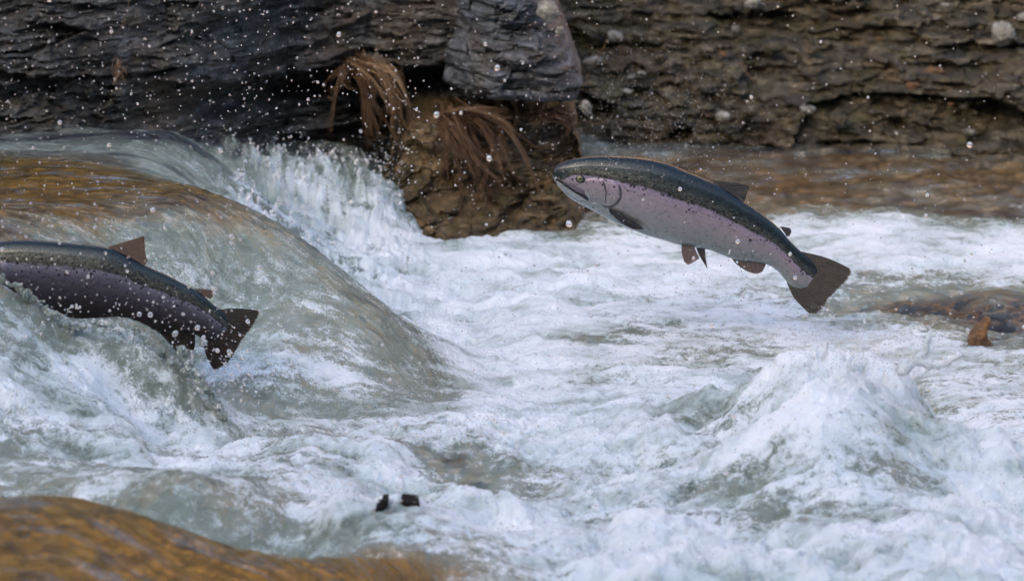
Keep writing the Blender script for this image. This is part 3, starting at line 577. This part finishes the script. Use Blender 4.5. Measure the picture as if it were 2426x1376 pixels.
# ------------------------------------------------------------------ dry grass tufts
def strand(p0, p1, p2, p3, r0, r1, n=9):
    t = np.linspace(0, 1, n)[:, None]
    c = (1 - t) ** 3 * p0 + 3 * (1 - t) ** 2 * t * p1 + 3 * (1 - t) * t * t * p2 + t ** 3 * p3
    d = np.gradient(c, axis=0); d /= np.linalg.norm(d, axis=1)[:, None] + 1e-9
    a = np.cross(d, [0, 1, 0.2]); a /= np.linalg.norm(a, axis=1)[:, None] + 1e-9; b = np.cross(d, a)
    r = np.linspace(r0, r1, n)[:, None]
    return np.stack([c + r * a, c + r * b * .8, c - r * a, c - r * b * .8], 1)
def tuft(label, specs, Y, cnt, seed, wid=1.0, cat="grass"):
    g = np.random.default_rng(seed); V = []; Fs = []; hue = []; off = 0
    per = 11 if cnt > 60 else 3
    for q_ in range(cnt):
        if q_ % per == 0:
            sp = specs[g.integers(len(specs))]; j = lambda a: g.normal(0, a, 2)
            L = [np.array(q, float) + j(sp[4] * (.7 + .55 * i)) for i, q in enumerate(sp[:4])]
            L[2] = L[2] + j(8 if cnt > 60 else 1); L[3] = L[2] + (L[3] - L[2]) * g.uniform(.3, 1.2); hl = g.normal(sp[5] - .2, .2); yl = Y + g.uniform(-.05, .05); dl = g.uniform(-.03, .03)
        wild = 3.5 if g.random() < .12 and cnt > 60 else 1
        P = [q + j(a * wild) for q, a in zip(L, (5, 6, 5, 3.5))] if cnt > 20 else [q + j(1) for q in L]
        y0 = yl + g.uniform(-.012, .012)
        W3 = [at_y(q[0], q[1], y0 - dy) for q, dy in zip(P, (-.04, .05, .08, .05 + dl))]
        n = 10; r = g.uniform(.0005, .0013) * wid
        T = strand(*W3, r, r * .35, n); V.append(T.reshape(-1, 3)); Fs.append(grid_faces(n, 4, off, wrap=True)); off += n * 4
        hue += [float(np.clip(g.normal(hl, .13), 0, 1))] * (n * 4)
    o = build("grass_tuft", np.concatenate(V), np.concatenate(Fs), M_GRASS, attrs={"hue": np.array(hue)})
    return tag(o, label, cat)
tuft("straw coloured tuft of dry grass drooping over the dark rock wall",
     [((835,150),(870,135),(935,150),(955,270),14,.62),((850,150),(900,150),(945,200),(940,310),14,.55),((840,150),(880,160),(905,200),(915,290),12,.55),((835,150),(810,160),(790,180),(800,215),10,.6),
      ((845,155),(870,190),(890,250),(900,350),14,.3),((860,150),(910,180),(940,260),(960,330),14,.35),((830,150),(850,170),(868,210),(880,260),10,.6),((880,160),(915,150),(950,180),(962,240),10,.7)], 10.36, 480, 1)
tuft("reddish brown tuft of wet grass hanging below the blue grey block",
     [((1060,275),(1060,300),(1090,350),(1125,450),14,.3),((1080,270),(1100,300),(1140,360),(1160,440),16,.28),((1120,268),(1160,290),(1190,350),(1215,440),16,.28),((1160,270),(1190,290),(1215,340),(1225,430),14,.32),
      ((1090,268),(1140,262),(1200,275),(1230,300),10,.38),((1050,285),(1055,310),(1075,345),(1105,410),10,.42),((1040,275),(1080,262),(1130,262),(1180,275),8,.42)], 10.2, 480, 2)
tuft("small rusty clump of grass wedged beneath the corner of the block",
     [((1290,262),(1320,262),(1345,270),(1360,310),10,.25),((1310,265),(1330,280),(1345,300),(1350,340),12,.2),((1260,275),(1290,272),(1330,280),(1345,300),10,.25)], 10.22, 90, 3)
tuft("few dark brown stalks hanging in the hollow of the rock wall",
     [((870,280),(885,310),(895,340),(905,390),5,.35),((905,270),(925,320),(945,340),(962,352),5,.35)], 10.33, 10, 4, 1.5)
tuft("single pale dead stem leaning against the stony bank by the block",
     [((1392,185),(1405,160),(1425,120),(1442,90),1,.8)], 10.3, 2, 5, 1.2)
tuft("thin pale dead stem lying slantwise on the stony bank",
     [((1750,145),(1765,165),(1780,185),(1795,205),2,.75)], 11.4, 2, 6, 1.6)
tuft("fine reddish stem dangling from the top of the dark wall",
     [((308,-20),(306,30),(290,70),(272,92),1,.2)], 9.45, 2, 7, 1.2)
tuft("little orange brown frond of moss on the dark wall",
     [((280,150),(282,165),(285,178),(284,195),5,.35),((278,162),(290,160),(296,168),(300,172),3,.4)], 9.5, 26, 8, 1.2, "moss")

# ------------------------------------------------------------------ trout
class Fish:
    def __init__(s, label, pairs, to_px, Yf, wfrac, mat, group):
        s.to_px = to_px; s.Y = Yf
        P = np.array(pairs, float); A = catmull(P, 190)
        s.T = to_px(A[:, :2]); s.B = to_px(A[:, 2:])
        s.mid = (s.T + s.B) / 2; s.half = (s.T - s.B) / 2
        cw = at_y(s.mid[:, 0], s.mid[:, 1], Yf); i0 = len(cw) // 2
        s.side = -ray(*s.mid[i0]); s.side /= np.linalg.norm(s.side)
        s.k = K * Yf                                              # metres per photo pixel
        s.u = np.linspace(0, 1, len(A)); hl = np.hypot(*s.half.T) * s.k
        s.w = hl * np.interp(s.u, *wfrac)
        s.root = thing("trout", label, "fish", tuple(cw[i0]), group)
        arc = np.concatenate([[0], np.cumsum(np.linalg.norm(np.diff(cw, axis=0), axis=1))]); s.arc = arc
        th = np.linspace(-math.pi / 2, 1.5 * math.pi, 72, endpoint=False)
        sn, cs = np.sin(th), np.cos(th)
        V = []; FC = []
        for i in range(len(A)):
            p = s.mid[i] + sn[:, None] * s.half[i]
            V.append(at_y(p[:, 0], p[:, 1], Yf) + s.side * (s.w[i] * np.sign(cs) * np.abs(cs) ** .8)[:, None])
            FC.append(np.stack([np.full(72, arc[i]), sn * hl[i], sn], -1))
        V = np.array(V); n = len(A)
        F = [tuple(f) for f in grid_faces(n, 72, wrap=True)] + [tuple(range(71, -1, -1)), tuple(range((n - 1) * 72, n * 72))]
        s.body = build("body", V, F, mat, s.root, {"fishco": np.array(FC).reshape(-1, 3)})
        s.gu, s.gs = np.meshgrid(np.arange(n), np.linspace(-1, 1, 161), indexing='ij')
        s.gp = s.mid[:, None] + s.gs[..., None] * s.half[:, None]
        s.lat = s.w[:, None] * (1 - np.minimum(s.gs ** 2, 1)) ** .4
    def on(s, q, off=0., raw=False):
        """world points on the near flank under photo (or zoomed) positions q, pushed out by off"""
        q = np.asarray(q, float); p = q if raw else s.to_px(q); sh = p.shape[:-1]; p = p.reshape(-1, 2)
        out = np.empty(len(p)); fc = np.empty((len(p), 3)); g = s.gp.reshape(-1, 2); lat = s.lat.ravel(); gu = s.gu.ravel(); gs = s.gs.ravel()
        for i, a in enumerate(p):
            j = np.argmin(((g - a) ** 2).sum(1)); out[i] = lat[j]; fc[i] = (s.arc[gu[j]], gs[j] * np.hypot(*s.half[gu[j]]) * s.k, gs[j])
        s.fc = fc
        off = np.broadcast_to(np.asarray(off, float), sh).ravel()
        return (at_y(p[:, 0], p[:, 1], s.Y) + s.side * (out + off)[:, None]).reshape(sh + (3,))
    def patch(s, name, poly, center, h, mat, parent=None, rear=0., n=72, nr=14, label=None):
        O = catmull(np.array(list(poly) + [poly[0]], float), n + 1)[:-1]; c = np.array(center, float)
        r = np.linspace(0.02, 1, nr); Q = c + (O - c)[None] * r[:, None, None]
        off = h * (1 - r ** 5)[:, None] + rear * np.clip((Q[..., 0] - c[0]) / (np.abs(O[:, 0] - c[0]).max()), 0, 1) * (1 - r ** 12)[:, None]
        off = off - .0012 * (r > .999)[:, None]
        V = s.on(Q, off); fc = s.fc
        F = [tuple(f) for f in grid_faces(nr, n, wrap=True)] + [tuple(range(n - 1, -1, -1))]
        o = build(name, V, F, mat, parent or s.root, {"fishco": fc})
        if label: o["label"] = label
        return o
    def fin(s, name, rays, mat, off=0., bend=0., thick=.0016, nr=10, ns=70, ncor=12, ragged=.03, follow=False, parent=None):
        Rr = np.array(rays, float)                              # rays x pts x 2
        m, kk, _ = Rr.shape
        A = catmull(Rr.reshape(m, -1), ns).reshape(ns, kk, 2)
        G = np.array([catmull(a, nr) for a in A])               # ns x nr x 2
        g = np.random.default_rng(len(name) + ns)
        tipv = 1 - ragged * g.random(ns)
        rr = np.linspace(0, 1, nr)
        G = G[:, :1] + (G - G[:, :1]) * (1 - (1 - tipv)[:, None] * rr[None] ** 4)[..., None]
        P = s.to_px(G); W3 = at_y(P[..., 0], P[..., 1], s.Y)
        if follow: W3 = s.on(P, 0, True)
        cor = .0006 * np.sin(np.linspace(0, 2 * math.pi * ncor, ns))[:, None] * rr[None]
        o_ = off + bend * rr[None] ** 1.5 + cor
        th = thick * (1 - .75 * rr)[None]
        Fv = W3 + s.side * (o_ + th)[..., None]; Bv = W3 + s.side * (o_ - th)[..., None]
        N = ns * nr
        F = [tuple(f) for f in grid_faces(ns, nr)] + [tuple(f) for f in grid_faces(ns, nr, N, True)]
        ring = [i * nr for i in range(ns)] + [(ns - 1) * nr + j for j in range(1, nr)] + [i * nr + nr - 1 for i in range(ns - 2, -1, -1)] + [j for j in range(nr - 2, 0, -1)]
        for a, b in zip(ring, ring[1:] + ring[:1]): F.append((a, N + a, N + b, b))
        sc = np.stack([np.linspace(0, 1, ns)[:, None].repeat(nr, 1), rr[None].repeat(ns, 0), np.zeros((ns, nr))], -1).reshape(-1, 3)
        return build(name, np.concatenate([Fv.reshape(-1, 3), Bv.reshape(-1, 3)]), F, mat, parent or s.root, {"finco": np.vstack([sc, sc])})
    def eye(s, c, r, miris):
        C_ = s.on(np.array([c]), 0)[0]; rad = r * s.k
        def dome(name, rd, ht, lift, mat, par):
            n, mm = 14, 36; V = []; ex = np.array([1., 0, 0]); ez = np.cross(ex, s.side); 
            for i in range(n):
                a = math.pi / 2 * i / (n - 1) * 1.25
                for j in range(mm):
                    b = 2 * math.pi * j / mm
                    V.append(C_ + rd * math.sin(a) * (ex * math.cos(b) + ez * math.sin(b)) + s.side * (lift + ht * math.cos(a)))
            F = [tuple(f) for f in grid_faces(n, mm, wrap=True)] + [tuple(range((n - 1) * mm, n * mm))]
            return build(name, V, F, mat, par)
        e = dome("eye", rad, rad * .55, .0002, miris, s.root)
        dome("pupil", rad * .5, rad * .22, rad * .40, M_PUPIL, e)
        return e

M_PUPIL = plain("pupil_black", (.003, .003, .004), .05)
M_IRIS = plain("iris_olive", (.16, .15, .05), .1)
M_SOCKET = plain("socket_dark", (.012, .016, .02), .25)
M_LIP = plain("mouth_dark", (.008, .007, .010), .3)
M_JAW = plain("jaw_silver", (.27, .30, .30), .3)
M_MAX = plain("maxilla_grey", (.11, .088, .105), .3)
M_GILL = NT("gill_lilac"); _n = M_GILL.noise(M_GILL.pos((1, 1, 1)), 70, 5, .6)
M_GILL.P(Base_Color=M_GILL.ramp(_n, [(.3, (.13, .108, .135)), (.5, (.27, .22, .275)), (.7, (.38, .315, .38))]), Roughness=.32, Metallic=.15, Coat_Weight=.5, Coat_Roughness=.12); M_GILL = M_GILL.m
M_GILLD = plain("gill_lilac_dark", (.085, .07, .12), .32)
M_SEAM_SHADE = plain("gill_seam_shade", (.05, .042, .05), .4)
M_BODY1 = fish_material("trout_skin", [(0, (.36, .39, .38)), (.10, (.26, .27, .26)), (.24, (.29, .265, .26)), (.38, (.345, .285, .295)), (.50, (.38, .30, .335)), (.585, (.345, .275, .36))], .595)
M_BODY2 = fish_material("dark_trout_skin", [(0, (.022, .016, .016)), (.25, (.036, .026, .028)), (.45, (.07, .058, .075)), (.58, (.115, .107, .143)), (.675, (.20, .192, .25))], .69)
M_FIN = fin_material("fin_brown", (.30, .225, .195), (.16, .115, .10), 20)
M_FIND = fin_material("fin_dark", (.085, .078, .072), (.030, .030, .032), 18)
M_TAIL = fin_material("tail_brown", (.19, .155, .115), (.085, .068, .050), 46, .85)
M_TAILD = fin_material("tail_dark", (.060, .038, .024), (.026, .017, .012), 46, .85)
M_FINR = fin_material("fin_rust", (.26, .165, .115), (.13, .08, .055), 22)

z1 = lambda q: np.asarray(q, float) / 3.1103 + np.array([1280, 340.])
wf1 = ([0, .03, .1, .2, .35, .6, .8, .9, 1], [.9, .75, .62, .56, .54, .50, .42, .34, .16])
pairs1 = [(86,220,90,238),(112,170,106,272),(168,139,146,330),(246,114,212,396),(340,99,285,443),(450,94,365,482),(570,96,455,532),(700,104,555,585),(830,122,670,633),(960,155,790,678),(1085,208,910,713),(1200,255,1030,748),
          (1305,304,1140,766),(1405,365,1245,786),(1500,428,1345,822),(1590,485,1440,857),(1680,555,1540,870),(1760,625,1635,884),(1825,700,1700,905),(1890,768,1755,945),(1945,815,1800,1000),(2000,865,1850,1052),(2030,900,1910,1066),(2046,940,1965,1060)]
f1 = Fish("silver and lilac trout leaping clear of the water with its whole body in view", pairs1, z1, 8.8, wf1, M_BODY1, "trout leaping up the falls")
f1.patch("gill_cover", [(335,262),(420,250),(520,262),(570,290),(592,350),(590,400),(560,445),(510,472),(440,470),(390,440),(350,380),(332,320)], (465,360), .0016, M_BODY1, None, .0026)
f1.patch("gill_seam_shade", [(455,262),(474,300),(484,350),(482,400),(476,450),(482,455),(490,400),(492,348),(482,298),(463,258)], (484,360), .0034, M_SEAM_SHADE, nr=6)
f1.patch("gill_seam_shade", [(575,285),(600,318),(606,365),(597,415),(566,456),(512,486),(440,482),(395,455),(440,470),(510,473),(560,446),(590,402),(594,352),(584,315)], (590,400), .0012, M_SEAM_SHADE, n=110, nr=5)  # dark crescent painting the shade behind and below the gill cover
f1.patch("eye_socket", [(262,250),(290,232),(325,245),(336,275),(315,296),(280,290),(263,272)], (298,264), .0012, M_SOCKET)
f1.eye((296, 261), 23 / 3.11, M_IRIS)
f1.patch("mouth", [(94,243),(150,260),(220,302),(290,346),(345,388),(374,424),(352,426),(288,390),(228,350),(156,306),(104,276)], (235,328), .0014, M_LIP, n=120, nr=8)
f1.patch("upper_jaw", [(150,262),(215,285),(280,320),(330,352),(335,372),(322,378),(270,358),(215,322),(160,282)], (245,322), .0034, M_MAX, n=100, nr=8)
f1.patch("upper_jaw_tip", [(330,345),(352,365),(372,395),(376,420),(366,424),(356,400),(338,375)], (356,384), .003, M_JAW, n=60, nr=8)
f1.patch("lower_jaw", [(106,264),(140,282),(200,326),(270,372),(330,408),(345,424),(310,426),(240,394),(170,338),(122,292)], (220,350), .0022, M_JAW, n=100, nr=8)
f1.fin("dorsal_fin", [[(1255,268),(1275,272),(1300,276)],[(1300,295),(1360,292),(1420,289)],[(1340,322),(1430,312),(1510,306)],[(1390,352),(1470,340),(1542,320)],[(1430,380),(1490,365),(1530,345)],[(1470,405),(1500,395),(1520,385)],[(1495,428),(1502,425),(1508,420)]], M_FIND, ncor=10)
f1.fin("adipose_fin", [[(1768,612),(1785,612),(1805,618)],[(1785,640),(1810,628),(1838,624)],[(1800,660),(1825,650),(1850,650)],[(1815,685),(1825,684),(1836,682)]], M_FIND, ncor=2, ragged=0)
f1.fin("tail_fin", [[(1925,795),(2110,842),(2290,922)],[(1945,850),(2120,900),(2298,950)],[(1940,890),(2110,960),(2262,1010)],[(1925,930),(2070,1020),(2190,1085)],[(1905,965),(2020,1080),(2125,1150)],[(1880,1000),(1985,1120),(2085,1212)],[(1855,1025),(1925,1150),(2045,1257)],[(1815,1020),(1872,1140),(1985,1258)]], M_TAIL, ncor=22, nr=16, ns=140, thick=.0022, ragged=.05)
f1.fin("pelvic_fin", [[(1042,745),(1042,800),(1060,872)],[(1070,750),(1075,820),(1092,893)],[(1100,752),(1110,820),(1135,872)],[(1135,755),(1150,800),(1172,848)]], M_FIN, off=.012, bend=.01, ncor=10)
f1.fin("pelvic_fin", [[(1142,755),(1175,830),(1232,926)],[(1170,755),(1198,830),(1233,928)],[(1214,760),(1218,830),(1234,930)]], M_FIN, off=-.008, bend=-.01, ncor=6, ragged=0)
f1.fin("anal_fin", [[(1408,838),(1430,875),(1470,910)],[(1480,850),(1500,900),(1530,945)],[(1550,865),(1570,910),(1590,962)],[(1620,868),(1630,900),(1635,945)],[(1662,872),(1662,890),(1655,908)]], M_FIN, ncor=10)
f1.fin("pectoral_fin", [[(508,478),(580,505),(650,545),(720,590),(772,628)],[(510,490),(580,535),(645,580),(700,615),(765,630)],[(515,505),(580,560),(630,595),(680,622),(735,634)],[(522,520),(570,562),(615,595),(660,618),(700,632)]], M_FIND, off=.004, bend=.010, ncor=8, follow=True)

z2 = lambda q: np.asarray(q, float) / 3.44 + np.array([0, 520.])
wf2 = ([0, .03, .1, .25, .5, .75, .9, 1], [.9, .75, .6, .52, .48, .42, .34, .16])
pairs2 = [(-520,398,-515,420),(-480,340,-470,460),(-380,275,-400,530),(-250,225,-280,610),(-100,192,-130,680),(60,172,0,730),(220,167,140,770),(380,176,280,800),(540,189,420,820),(700,207,570,835),(860,226,720,845),(1000,275,860,855),
          (1130,345,990,870),(1250,402,1100,890),(1370,455,1220,910),(1480,515,1340,930),(1590,572,1450,935),(1680,640,1540,930),(1750,700,1610,945),(1800,740,1660,985),(1850,790,1720,1000),(1872,860,1800,965)]
f2 = Fish("dark violet trout half hidden by the wave as it climbs the falls", pairs2, z2, 8.15, wf2, M_BODY2, "trout leaping up the falls")
f2.patch("gill_cover", [(-190,330),(-60,310),(40,325),(88,370),(110,460),(90,560),(20,640),(-80,650),(-160,590),(-200,450)], (-50,470), .002, M_BODY2, None, .003)
f2.patch("eye_socket", [(-300,330),(-265,310),(-230,325),(-222,355),(-250,378),(-290,365)], (-262,344), .0014, M_SOCKET)
f2.eye((-262, 344), 25 / 3.44, M_IRIS)
f2.patch("lower_jaw", [(-500,425),(-440,440),(-360,490),(-290,540),(-290,560),(-360,535),(-450,475)], (-380,490), .0022, M_JAW, n=80, nr=8)
f2.fin("dorsal_fin", [[(875,225),(1000,188),(1165,137)],[(950,258),(1060,212),(1180,140)],[(1030,295),(1110,245),(1182,200)],[(1100,330),(1150,292),(1188,270)],[(1185,372),(1195,352),(1205,345)]], M_FINR, ncor=12, ragged=.05)
f2.fin("adipose_fin", [[(1580,562),(1640,565),(1690,570)],[(1610,585),(1680,578),(1735,583)],[(1630,606),(1690,618),(1735,625)],[(1645,625),(1690,640),(1712,645)]], M_FINR, ncor=2, ragged=0)
f2.fin("tail_fin", [[(1780,732),(1950,724),(2128,742)],[(1790,770),(1950,770),(2122,762)],[(1790,820),(1930,830),(2085,830)],[(1780,870),(1900,890),(2040,900)],[(1760,910),(1870,950),(1978,980)],[(1740,940),(1840,1010),(1932,1060)],[(1715,960),(1790,1070),(1872,1150)],[(1690,975),(1735,1090),(1800,1210)],[(1655,985),(1680,1110),(1745,1235)]], M_TAILD, ncor=22, nr=16, ns=140, thick=.0022, ragged=.05)
f2.fin("anal_fin", [[(1290,905),(1330,1000),(1400,1060)],[(1400,915),(1440,1010),(1500,1105)],[(1500,915),(1540,1000),(1570,1080)],[(1590,905),(1590,960),(1590,1030)]], M_TAILD, ncor=10)

# ------------------------------------------------------------------ drops and spray
def ico(sub):
    t = (1 + 5 ** .5) / 2
    v = [(-1,t,0),(1,t,0),(-1,-t,0),(1,-t,0),(0,-1,t),(0,1,t),(0,-1,-t),(0,1,-t),(t,0,-1),(t,0,1),(-t,0,-1),(-t,0,1)]
    v = [np.array(p) / np.linalg.norm(p) for p in v]
    f = [(0,11,5),(0,5,1),(0,1,7),(0,7,10),(0,10,11),(1,5,9),(5,11,4),(11,10,2),(10,7,6),(7,1,8),(3,9,4),(3,4,2),(3,2,6),(3,6,8),(3,8,9),(4,9,5),(2,4,11),(6,2,10),(8,6,7),(9,8,1)]
    for _ in range(sub):
        c = {}; nf = []
        def mid(a, b):
            k = (min(a, b), max(a, b))
            if k not in c:
                q = v[a] + v[b]; v.append(q / np.linalg.norm(q)); c[k] = len(v) - 1
            return c[k]
        for a, b, d in f:
            ab, bd, da = mid(a, b), mid(b, d), mid(d, a); nf += [(a, ab, da), (b, bd, ab), (d, da, bd), (ab, bd, da)]
        f = nf
    return np.array(v), np.array(f)
IV, IF = ico(2); JV, JF = ico(1)
drops = []   # px, py, Y, radius
g = np.random.default_rng(5)
def cloud(n, fx, fy, ylo, yhi, rm, rs):
    for _ in range(n):
        px, py = fx(), fy(); Y = g.uniform(ylo, yhi); P = at_y(px, py, Y)
        if P[2] < water_z(P[0], P[1]) + .012: continue
        drops.append((px, py, Y, float(np.clip(.72 * rm * math.exp(g.normal(0, rs)), .0005, .0055))))
U = lambda a, b: (lambda: g.uniform(a, b)); Nn = lambda a, b: (lambda: g.normal(a, b))
cloud(1000, U(-60, 1000), U(-20, 480), 7.6, 9.3, .0019, .35)
cloud(1700, Nn(2070, 95), Nn(838, 42), 7.5, 7.72, .0011, .4)
cloud(700, U(520, 960), Nn(390, 30), 9.7, 10.0, .0014, .45)
cloud(900, U(650, 2400), Nn(1060, 130), 6.8, 7.6, .0012, .5)
cloud(500, U(0, 700), U(650, 1100), 7.3, 7.9, .0014, .4)
cloud(500, U(900, 1450), U(0, 560), 8.0, 9.6, .0014, .45)
cloud(1500, Nn(1560, 130), Nn(300, 110), 8.5, 9.6, .0009, .3)
cloud(500, U(1400, 2450), U(0, 540), 8.0, 10.2, .0014, .45)
cloud(350, U(0, 700), U(480, 900), 7.4, 8.0, .0022, .4)
cloud(260, U(1000, 2426), U(560, 950), 7.6, 8.7, .0020, .45)
cloud(200, U(400, 1900), U(850, 1300), 6.7, 7.4, .0020, .4)
cloud(70, Nn(1775, 26), Nn(652, 34), 8.72, 8.82, .0016, .5)
cloud(60, Nn(1960, 30), Nn(745, 22), 8.75, 8.85, .0014, .5)
cloud(50, Nn(1660, 22), Nn(655, 30), 8.72, 8.82, .0012, .4)
cloud(260, Nn(520, 70), Nn(890, 60), 7.9, 8.1, .0017, .5)
for px, py, r in [(1034,272,9),(1178,161,8),(1196,191,5),(1159,375,9),(1348,530,10),(1780,230,5),(2297,343,9),(1686,769,8),(1611,448,6),(2197,462,6),(2046,660,6),(1884,658,6),(1872,602,6),(362,497,8),(522,356,8),(258,344,7),(330,744,8),(356,745,9),(415,790,9),(485,812,8),(468,776,9),(543,832,8),(587,761,7),(548,560,8),(1748,572,7),(803,82,7),(1150,105,6),(1092,268,6),(1400,748,7)]:
    drops.append((px, py, 8.0, r * K * 8.0 * .75))
for _ in range(46):
    x0, y0, Y0 = [(170, 740, 7.93), (400, 840, 7.93), (2070, 850, 7.6), (2180, 860, 7.6), (700, 420, 9.9), (860, 430, 9.95), (560, 930, 8.0), (1960, 745, 8.8), (820, 1200, 7.0), (1250, 1010, 7.4)][g.integers(10)]
    vx, vy, n_, r_ = g.normal(0, 90), -g.uniform(40, 150), int(g.integers(6, 18)), g.uniform(.0012, .0030)
    x0 += g.normal(0, 50); y0 += g.normal(0, 15)
    for k_ in range(n_):
        t_ = .15 + 1.1 * k_ / n_
        if g.random() < .8: drops.append((x0 + vx * t_ + g.normal(0, 2), y0 + vy * t_ + 75 * t_ * t_ + g.normal(0, 2), Y0 + g.normal(0, .01), r_ * (1 - .5 * k_ / n_) * g.uniform(.5, 1.1)))
wsel = np.argwhere((foam > .6) & (amp > .9) & (Ys[:, None] > 6.3) & (Ys[:, None] < 9.6))
clump = fbm(X2 * 5, Y2 * 5, 151, 3)
n_ok = 0
for i_, j_ in wsel[g.integers(0, len(wsel), 9000)]:
    if clump[i_, j_] < g.normal(.05, .15): continue
    P_ = np.array([X2[i_, j_], Y2[i_, j_], zf[i_, j_] + .002 + g.exponential(.011)])
    a_, b_ = proj(P_); drops.append((float(a_), float(b_), float(P_[1]), float(np.clip(.0010 * math.exp(g.normal(0, .4)), .0005, .0026))))
drops.sort(key=lambda d: -d[3] / d[2])
BIG = 300
def where(px, py):
    if py < 330 and px < 480: return "clear water drop in the air before the shadowed part of the dark wall"
    if py < 330 and px < 900: return "clear water drop in the air between the dark wall and its grass tuft"
    if py < 260 and px < 1390: return "clear water drop in the air before the blue grey block"
    if py < 345 and px >= 1390: return "clear water drop in the air before the stony bank"
    if py < 560 and px >= 1390: return "clear water drop in the air before the amber stream"
    if py < 560 and px >= 900: return "clear water drop in the air before the mossy ledge"
    if py < 560: return "clear water drop in the air over the smooth chute"
    if px < 720 and py < 900: return "clear water drop flying about the dark violet trout"
    if py < 760: return "clear water drop flying over the foaming pool behind the leaping trout"
    return "clear water drop flying low over the churning white foam"
dm = None
for i, (px, py, Y, r) in enumerate(drops[:BIG]):
    if dm is None:
        o = build("water_drop", IV, IF, M_DROP); dm = o
    else:
        o = dm.copy(); COL.objects.link(o)
    o.location = at_y(px, py, Y); e = g.uniform(.85, 1.2); o.scale = (r, r, r * e * (1.25 if i % 5 == 0 else 1)); o.rotation_euler = (0, g.uniform(-1., 1.), 0)
    lab = where(px, py); tag(o, lab, "water drop", "water drops " + lab[17:])
rest = drops[BIG:]
C4 = np.array([at_y(a, b, c) for a, b, c, _ in rest]); r4 = np.array([d[3] for d in rest])
V = (C4[:, None] + JV[None] * r4[:, None, None]).reshape(-1, 3)
F = (JF[None] + (np.arange(len(rest)) * len(JV))[:, None, None]).reshape(-1, 3)
kind(build("spray", V, F, M_DROP), "stuff")["label"] = "fine spray of tiny drops hanging over the falls"
